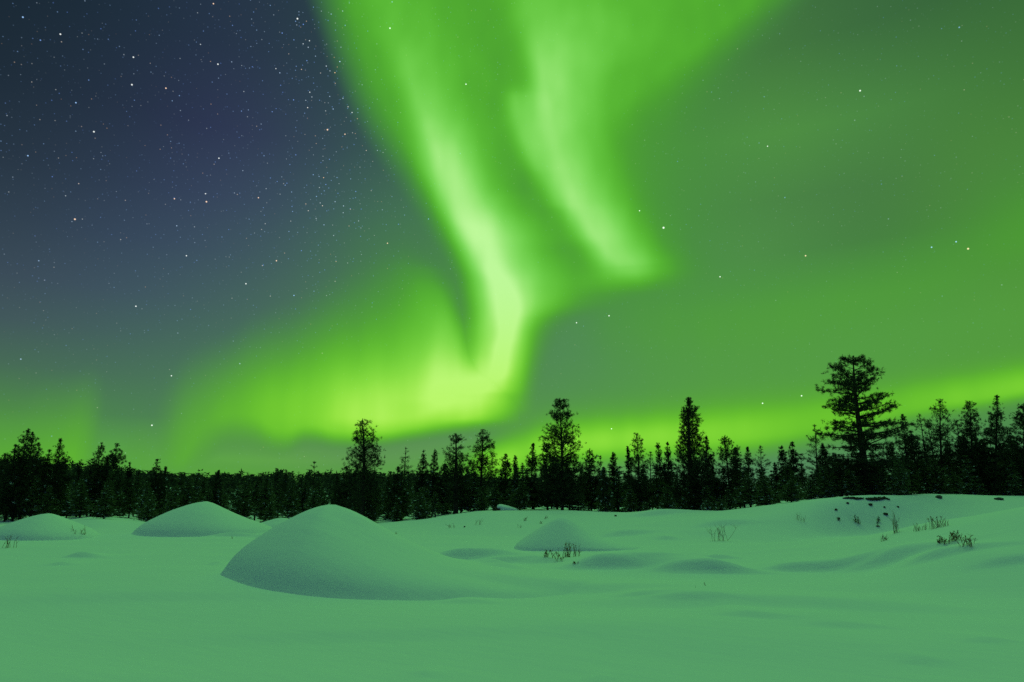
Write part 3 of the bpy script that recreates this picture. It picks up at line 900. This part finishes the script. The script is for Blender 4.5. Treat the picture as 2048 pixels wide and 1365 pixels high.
for i, (px, py, w, kind, Y, lab) in enumerate(NAMED):
    foot, H = stand(px, py, Y)
    m = Y * 1.035 / FPX
    p = dict(KINDS_[kind]); p['nb'] = int(p['nb'] * (.7 + H / 9))
    lowest = .32 if kind == 'thin' and px > 600 else .08
    prof = []
    for h in np.linspace(lowest, 1, 15):
        dpx = (1 - h) * H / m
        wd = w * ((dpx / 42) ** .7 if dpx < 42 else 1 + .004 * (dpx - 42)) * (.9 if kind == 'spire' else 1.0)
        wd = min(wd, 26) + 1.2
        prof.append((h, wd * m * (1 + .3 * math.sin(h * 23 + i)), wd * m * (1 + .3 * math.sin(h * 19 + 2 * i))))
    d = make_tree(H, prof, 100 + i, snow=.05 if i == 32 else .012, r0=max(.05, H * .012), **p)
    tree_thing('pine_tree', d, foot, lab, 'smaller trees along the top of the forest edge', needle=M_NEEDLE)

# the dense forest edge under them: trees nothing tells apart, stretch by stretch
protos = []
for k in range(12):
    r_ = np.random.default_rng(500 + k)
    kind = ['spire', 'pine', 'spire', 'thin'][k % 4]
    H = 6.5
    R = r_.uniform(.7, 1.15)
    p = dict(KINDS_[kind]); p.update(nb=130, dens=8, npt=11, clump=.18, leaf=(.18, .028), inner=.6, flat=.5)
    prof = [(h, a * r_.uniform(.85, 1.2), a * r_.uniform(.85, 1.2)) for h, a in cone(R, .03 + .06 * (k % 3), 1.0, .7)]
    protos.append(make_tree(H, prof, 600 + k, snow=.05, r0=.07, bare=4, **p))
MASS = [(-500,925),(-100,920),(0,922),(120,928),(250,942),(360,952),(450,956),(600,955),(700,948),(850,945),(1000,942),(1080,930),(1200,930),(1300,922),(1400,920),(1500,925),(1600,922),(1700,905),(1800,885),(1900,878),(2048,858),(2600,860)]
STRETCH = [(-600, 250, 'pine of the dark forest edge behind the leftmost snow mound'),
           (250, 640, 'pine of the dark forest edge behind the broad and the half hidden snow mounds'),
           (640, 1000, 'pine of the dark forest edge between the largest and the lone snow mound'),
           (1000, 1330, 'pine of the dark forest edge behind the lone snow mound'),
           (1330, 1640, 'pine of the dark forest edge between the flame-shaped and the tallest pine'),
           (1640, 2700, 'pine of the dark forest edge below and right of the tallest pine')]
made = {}
rf = np.random.default_rng(77)
spots = []
for row, (Yo, step) in enumerate([(2.5, 40), (6.0, 36), (10.5, 38), (17, 42), (27, 46)]):
    px = -160 + rf.uniform(0, 20)
    while px < 2200:
        cy = float(np.interp(px, [c[0] for c in CREST], [c[2] for c in CREST]))
        Y = cy + Yo + rf.uniform(-1.6, 1.8)
        top = float(np.interp(px, [m_[0] for m_ in MASS], [m_[1] for m_ in MASS])) + rf.uniform(-8, 1) ** 1 + 46 * rf.uniform(0, 1) ** 1.3 + (16 if row == 0 else 0) + (rf.uniform(0, 28) if row == 0 else 0)
        spots.append((px, top, Y))
        px += step * rf.uniform(.65, 1.35)
lim = 298 - 0
for i, (px, top, Y) in enumerate(spots):
    foot, H = stand(px, top, Y)
    if H < 1.2: continue
    k = int(rf.integers(0, 12))
    lab = next(l for a, b, l in STRETCH if a <= px < b)
    fs = H / 6.5
    w = fs ** .5 * rf.uniform(1.15, 1.5)
    sc = (w, w, fs)
    rz = rf.uniform(0, 6.28)
    if k not in made:
        made[k] = tree_thing('forest_tree', protos[k], foot, lab, lab.replace('pine of', 'pines of'), rz, sc, needle=M_NEEDLE_MID if k % 3 else M_NEEDLE_PALE)
    else:
        copy_thing(made[k], foot, rz, sc, lab, lab.replace('pine of', 'pines of'))
print('forest trees', len(spots))

# snow-flecked young pines at the front of the edge
for i, (px, py, w, Y, lab) in enumerate([(1330,1000,16,43.5,'bushy pale young pine at the front foot of the flame-shaped tall pine'), (1413,1003,11,42.5,'low pale bush-like young pine right of the bushy one'),
        (1440,1005,14,42,'low wide young pine, rightmost of the pale ones at the forest foot'), (1290,1010,10,44,'small pale young pine in front of the slender clumpy-topped pine')]):
    foot, H = stand(px, py - 6, Y)
    R = w * Y * 1.03 / FPX
    d = make_tree(H, [(h, a, a) for h, a in cone(R, .02, 1, .5)], 900 + i, nb=60, rise=(.1, .8), clump=.1, leaf=(.13, .02), dens=6, npt=8, snow=.10, r0=.03)
    tree_thing('young_pine', d, foot, lab, 'young pines at the foot of the forest', needle=M_NEEDLE_PALE)

# the wood that covers the far hill and reads as one mass
def far_wood():
    r = np.random.default_rng(9)
    P = []
    for j in range(5):
        H = 5.0
        n = 46
        h = r.uniform(.08, 1, n) ** .9
        R = (1 - h) ** .8 * r.uniform(.7, 1.15) + .12
        a = r.uniform(0, 6.28, n)
        C = np.stack([np.cos(a) * R * r.uniform(.3, 1, n), np.sin(a) * R * r.uniform(.3, 1, n), h * H], -1)
        D = np.stack([np.cos(a), np.sin(a), np.full(n, .7)], -1)
        P.append(tri_needles(C, D, .75, .17, 1, r, .5))
    N = 5200
    Y = 108 + (400 - 108) * r.uniform(0, 1, N) ** 1.15
    u = r.uniform(-1.25, .22, N)
    keep = (Y > 190) | (r.uniform(0, 1, N) < .8)
    Y, u = Y[keep], u[keep]
    X = u * Y
    Z = hill_z(X, Y)
    Vs, Fs, o = [], [], 0
    for x, y, z in zip(X, Y, Z):
        v, f = P[int(r.integers(0, 5))]
        s = r.uniform(.75, 1.15) * (1.25 if r.uniform() < .04 else 1); a = r.uniform(0, 6.28)
        c, sn = math.cos(a), math.sin(a)
        w = s * (1.0 + y / 500)
        V = np.stack([(v[:, 0] * c - v[:, 1] * sn) * w + x, (v[:, 0] * sn + v[:, 1] * c) * w + y, v[:, 2] * s * .95 + z], -1)
        Vs.append(V); Fs.append(f + o); o += len(v)
    return np.concatenate(Vs), np.concatenate(Fs)


v, f = far_wood()
fo = mesh_obj('distant_forest', v, f, M_NEEDLE, smooth_=False)
tag(fo, 'dark wood covering the low hill far behind the left mounds', kind='stuff')

# ------------------------------------------------------------------ small things on the snow
def shrub(px, py, w, h, n, label, cat, name, seed, Y=None, mat=None, leaves=0, group=None, fan=.5, thick=.006, forks=3):
    """dry shrub or grass tuft: twigs fanning out of the snow. w, h in pixels"""
    r = np.random.default_rng(seed)
    if Y is None:
        lo, hi = 5.0, 50.0                     # march to the ground
        for Yt in np.arange(6, 55, .05):
            p = at(px, py, Yt)
            if gz(p.x, Yt) >= p.z: break
        Y = Yt
    p = at(px, py, Y)
    foot = Vector((p.x, Y, gz(p.x, Y) - .03))
    m = Y * 1.03 / FPX
    parts = []; tips = []
    for i in range(n):
        bx = r.normal(0, w * .22) * m; by = r.normal(0, w * .12) * m
        L = h * m * r.uniform(.5, 1.05)
        d = np.array([r.normal(0, fan), r.normal(0, fan), 1.0]); d /= np.linalg.norm(d)
        b = np.array([bx, by, 0]); mid = b + d * L * .5 + r.normal(0, .04, 3) * L; e = b + d * L + r.normal(0, .08, 3) * L
        parts.append(tube([b, mid, e], [thick, thick * .8, thick * .4], 3)); tips.append(e)
        for _ in range(forks):
            t = r.uniform(.35, .9); s = b + (e - b) * t
            q = s + (np.array([r.normal(0, .6), r.normal(0, .6), .8])) * L * .28
            parts.append(tube([s, q], [thick * .6, thick * .3], 3)); tips.append(q)
    v, f = join(parts)
    if leaves:
        t = empty(name, foot); tag(t, label, cat, group, 'thing')
        mesh_obj('twigs', v, f, mat or M_TWIG, t)
        C = np.array(tips)[r.integers(0, len(tips), leaves)]
        lv, lf = tri_needles(C, np.tile([0, 0, .3], (leaves, 1)), .038, .011, 3, r, .8)
        mesh_obj('leaves', lv, lf, M_LEAF, t, smooth_=False)
        return t
    o = mesh_obj(name, v, f, mat or M_TWIG, loc=foot)
    tag(o, label, cat, group, 'thing')
    return o


shrub(152,1077,30,26,14,'dry twiggy shrub at the right foot of the leftmost mound','shrub','dry_shrub',1,leaves=20,fan=.45,thick=.012)
shrub(18,1096,26,26,9,'thin dry grass clump at the left edge in front of the leftmost mound','grass tuft','dry_grass',2,fan=.35,thick=.009,forks=1)
shrub(126,1078,6,6,4,'tiny twig left of the dry shrub by the leftmost mound','twig','dry_twig',22,thick=.009,forks=1)
shrub(466,1078,5,10,2,'single short twig at the right foot of the broad mound','twig','dry_twig',23,thick=.01,forks=1)
shrub(1096,1115,20,16,8,'curly withered shrub, left one in front of the lone mound','shrub','dry_shrub',3,leaves=26,thick=.009)
shrub(1134,1115,24,28,22,'densest dry grass clump in front of the lone mound','grass tuft','dry_grass',4,leaves=24,fan=.22,thick=.007,forks=1)
shrub(1154,1113,14,24,7,'upright thin twigs right of the dense clump before the lone mound','shrub','dry_shrub',5,fan=.2,thick=.007)
shrub(1118,1122,14,14,6,'low leafy sprig just in front of the dense clump','sprig','dry_sprig',6,leaves=20,thick=.007)
shrub(1151,1129,12,6,5,'flat withered sprig nearest the camera before the lone mound','sprig','dry_sprig',7,leaves=8,thick=.006)
shrub(1438,1062,30,36,14,'bare forked shrub on the bank below the brownish lopsided pine','shrub','bare_shrub',8,Y=30,fan=.3,thick=.007)
shrub(1602,1043,26,18,10,'faint low grass clump on the bank left of the bare soil','grass tuft','dry_grass',9,fan=.4,thick=.006,forks=1)
shrub(1792,1066,22,40,12,'tall thin bare shrub in the hollow of the right bank','shrub','bare_shrub',10,fan=.18,thick=.005)
shrub(1768,1082,16,16,10,'short tuft at the left end of the right-hand snow ridge','grass tuft','dry_grass',11,thick=.008,fan=.35,forks=1)
shrub(1840,1062,40,16,18,'low line of dry grass behind the right-hand snow ridge','grass tuft','dry_grass',12,thick=.006,fan=.4,forks=1)
shrub(1874,1056,24,24,20,'thick yellowish grass clump highest behind the right-hand snow ridge','grass tuft','dry_grass',13,leaves=20,thick=.006,fan=.25,forks=1)
shrub(1893,1052,8,14,4,'few thin stalks at the right end of the grass behind the ridge','grass tuft','dry_grass',24,thick=.007,fan=.15,forks=1)
shrub(1880,1086,10,12,6,'small pointed sprig left of the leafy shrub on the right ridge','sprig','dry_sprig',14,leaves=16,thick=.008)
shrub(1895,1088,24,12,10,'low spreading half of the leafy shrub on the right ridge','shrub','dry_shrub',15,leaves=18,thick=.006)
shrub(1914,1082,30,20,16,'leafy yellow-brown shrub on the front of the right ridge','shrub','dry_shrub',16,leaves=34,thick=.007)
shrub(1936,1094,26,20,14,'bare drooping shrub right beside the leafy one on the right ridge','shrub','dry_shrub',17,leaves=10,thick=.006,fan=.6)
shrub(1413,1172,6,16,1,'bent single stalk in the open snow on the right','twig','dry_twig',18,thick=.008,forks=2,fan=.4)
shrub(1394,1176,4,12,1,'faint straight stalk left of the bent one','twig','dry_twig',19,thick=.004,forks=0,fan=.6)
shrub(902,1056,12,12,6,'small dry sprig on the slope below the round-topped pine','sprig','dry_sprig',20,thick=.009)
shrub(957,1050,16,14,6,'thin faint twigs on the slope below the teardrop-shaped pine','sprig','dry_sprig',21,thick=.007)
shrub(1050,1042,10,8,6,'small dark sprig high on the slope left of the lone mound','sprig','dry_sprig',25,leaves=12,thick=.01)
shrub(1091,1038,6,8,4,'tiny dark sprig above the left side of the lone mound','sprig','dry_sprig',26,leaves=8,thick=.01)
shrub(1082,1048,7,8,4,'tiny leafy sprig close over the left flank of the lone mound','sprig','dry_sprig',27,leaves=6,thick=.009)
shrub(1040,1056,12,8,5,'faint low sprig where the slope meets the lone mound','sprig','dry_sprig',28,thick=.006)
shrub(755,1062,10,14,6,'small twigs by the right shoulder of the largest mound','sprig','dry_sprig',29,thick=.009)
shrub(792,1069,4,7,3,'tiny dark twig on the flat right of the largest mound','twig','dry_twig',30,thick=.012)
# seedlings on the bank
def seedling(px, py, h, label, seed):
    for Yt in np.arange(12, 55, .05):
        p = at(px, py, Yt)
        if gz(p.x, Yt) >= p.z: break
    H = h * Yt * 1.03 / FPX
    d = make_tree(H, [(k_, a, a) for k_, a in cone(H * .26, .05, 1, .7)], seed, nb=14, rise=(.3, .8), clump=.02, leaf=(.07, .010), dens=4, npt=3, r0=.012)
    tree_thing('pine_seedling', d, Vector((p.x, Yt, gz(p.x, Yt) - .02)), label, 'tiny pine seedlings on the right bank', needle=M_NEEDLE_PALE, cat='seedling')


seedling(1711,1045,13,'left pine seedling of the two touching ones on the right bank', 70)
seedling(1717,1049,12,'right pine seedling of the two touching ones on the right bank', 71)
seedling(1757,1044,9,'upper tiny pine seedling of the right-hand pair on the bank', 72)
seedling(1756,1054,9,'lower tiny pine seedling of the right-hand pair on the bank', 73)
seedling(1678,1043,6,'smallest pine seedling, alone left of the others on the bank', 74)


def stone(px, py, w, h, label, seed, mat=None, name='stone', cat='stone', Y0=12, lift=.0):
    r = np.random.default_rng(seed)
    for Yt in np.arange(Y0, 56, .05):
        p = at(px, py, Yt)
        if gz(p.x, Yt) >= p.z: break
    m = Yt * 1.03 / FPX
    bm = bmesh.new(); bmesh.ops.create_icosphere(bm, subdivisions=3, radius=1)
    off = r.uniform(0, 6, 3)
    for v in bm.verts:
        k_ = 1 + .22 * math.sin(v.co.x * 3 + off[0]) * math.sin(v.co.y * 4 + off[1]) + .12 * math.sin(v.co.z * 6 + off[2]) + r.normal(0, .02)
        v.co = Vector((v.co.x * w * .5 * m * k_, v.co.y * w * .4 * m * k_, v.co.z * h * .62 * m * k_))
    me = bpy.data.meshes.new(name); bm.to_mesh(me); bm.free(); me.materials.append(mat or M_STONE)
    for pl in me.polygons: pl.use_smooth = True
    o = bpy.data.objects.new(name, me); COL.objects.link(o)
    o.location = (p.x, Yt, gz(p.x, Yt) + h * .25 * m + lift)
    tag(o, label, cat, 'dark stones and clods on the banks')
    return o


stone(1878,997,11,6,'dark flat stone on the crest of the bank below the thin open pine', 1)
stone(1998,1000,16,5,'long dark stone on the crest near the right edge', 2)
stone(1741,1012,8,4,'largest dark clod just under the bare soil lip', 3, M_SOIL, 'soil_clod', 'clod')
stone(1771,1030,8,4,'flat dark clod lowest right under the bare soil lip', 4, M_SOIL, 'soil_clod', 'clod')
stone(1672,1021,6,3,'small dark clod left below the bare soil lip', 5, M_SOIL, 'soil_clod', 'clod')
stone(1769,1016,4,3,'tiny dark clod right of the largest one', 6, M_SOIL, 'soil_clod', 'clod')
stone(1796,1015,4,3,'tiny dark clod farthest right under the soil lip', 7, M_SOIL, 'soil_clod', 'clod')
stone(1695,1008,5,3,'tiny dark clod close under the left soil patch', 8, M_SOIL, 'soil_clod', 'clod')
stone(1231,1033,4,3,'tiny dark clod on the crest right above the lone mound', 9, M_SOIL, 'soil_clod', 'clod')
stone(929,1055,3,3,'tiny dark speck of stone on the slope below the open pair of pines', 10, M_STONE)


def soil_lip(pts, label, seed):
    """bare earth showing under the overhanging snow edge"""
    r = np.random.default_rng(seed)
    V, F = [], []
    n = 40
    for i in range(n):
        t = i / (n - 1)
        px = np.interp(t, [0, 1], [pts[0][0], pts[-1][0]]); py = np.interp(px, [q[0] for q in pts], [q[1] for q in pts])
        th = np.interp(px, [q[0] for q in pts], [q[2] for q in pts]) * r.uniform(.7, 1.25)
        for Yt in np.arange(25, 50, .04):
            p = at(px, py, Yt)
            if gz(p.x, Yt) >= p.z: break
        m = Yt * 1.03 / FPX
        base = np.array([p.x, Yt, gz(p.x, Yt)])
        for a in np.linspace(0, math.pi, 6):
            V.append(base + np.array([0, -.10 * math.sin(a) - .05 * r.uniform(), -th * m * .5 + th * m * (.5 - .5 * math.cos(a))]))
    for i in range(n - 1):
        for j in range(5):
            F.append((i * 6 + j, (i + 1) * 6 + j, (i + 1) * 6 + j + 1, i * 6 + j + 1))
        F.append((i * 6 + 5, (i + 1) * 6 + 5, (i + 1) * 6, i * 6))
    V = np.array(V); o0 = V.mean(0)
    o = mesh_obj('bare_soil', V - o0, F, M_SOIL, loc=Vector(o0))
    tag(o, label, 'bare soil', 'patches of bare soil on the bank crest')


soil_lip([(1684,997,2),(1700,997,6),(1712,998,6),(1726,997,2)], 'left patch of bare dark soil under the snow lip below the tallest tree', 1)
soil_lip([(1730,998,3),(1742,1000,9),(1756,999,8),(1768,997,6),(1778,999,2)], 'right, larger patch of bare dark soil under the snow lip', 2)

# uprooted stump under its cap of snow on the crest of the bank
sf = at(1000, 1024, 44.5); sf.z = gz(sf.x, 44.5)
st = empty('tree_stump', sf); tag(st, 'snow-capped fallen stump on the crest above the flat, below the teardrop-shaped pine', 'stump')
r_ = np.random.default_rng(4)
pr = []
for i in range(16):
    a = r_.uniform(2.6, 3.9); b0 = np.array([r_.uniform(-.35, .2), r_.uniform(-.3, 0), r_.uniform(.02, .16)])
    e = b0 + np.array([math.cos(a) * r_.uniform(.2, .6), -r_.uniform(0, .3), r_.uniform(-.08, .14)])
    pr.append(tube([b0, (b0 + e) / 2 + r_.normal(0, .03, 3), e], [.05, .035, .012], 5))
pr.append(tube([(-.45, -.1, .08), (0, 0, .13), (.55, .15, .05)], [.14, .17, .12], 8))
v, f = join(pr)
mesh_obj('roots', v, f, M_BARK, st)
bm = bmesh.new(); bmesh.ops.create_uvsphere(bm, u_segments=28, v_segments=16, radius=1)
for v_ in bm.verts:
    x = v_.co.x
    v_.co = Vector((x * (.95 if x > 0 else .42) + .18, v_.co.y * .55 + .1, v_.co.z * (.24 - .10 * x) + .14 - .09 * max(0, x)))
me = bpy.data.meshes.new('snow_cap'); bm.to_mesh(me); bm.free(); me.materials.append(M_SNOW)
for pl in me.polygons: pl.use_smooth = True
sc_ = bpy.data.objects.new('snow_cap', me); COL.objects.link(sc_); sc_.parent = st
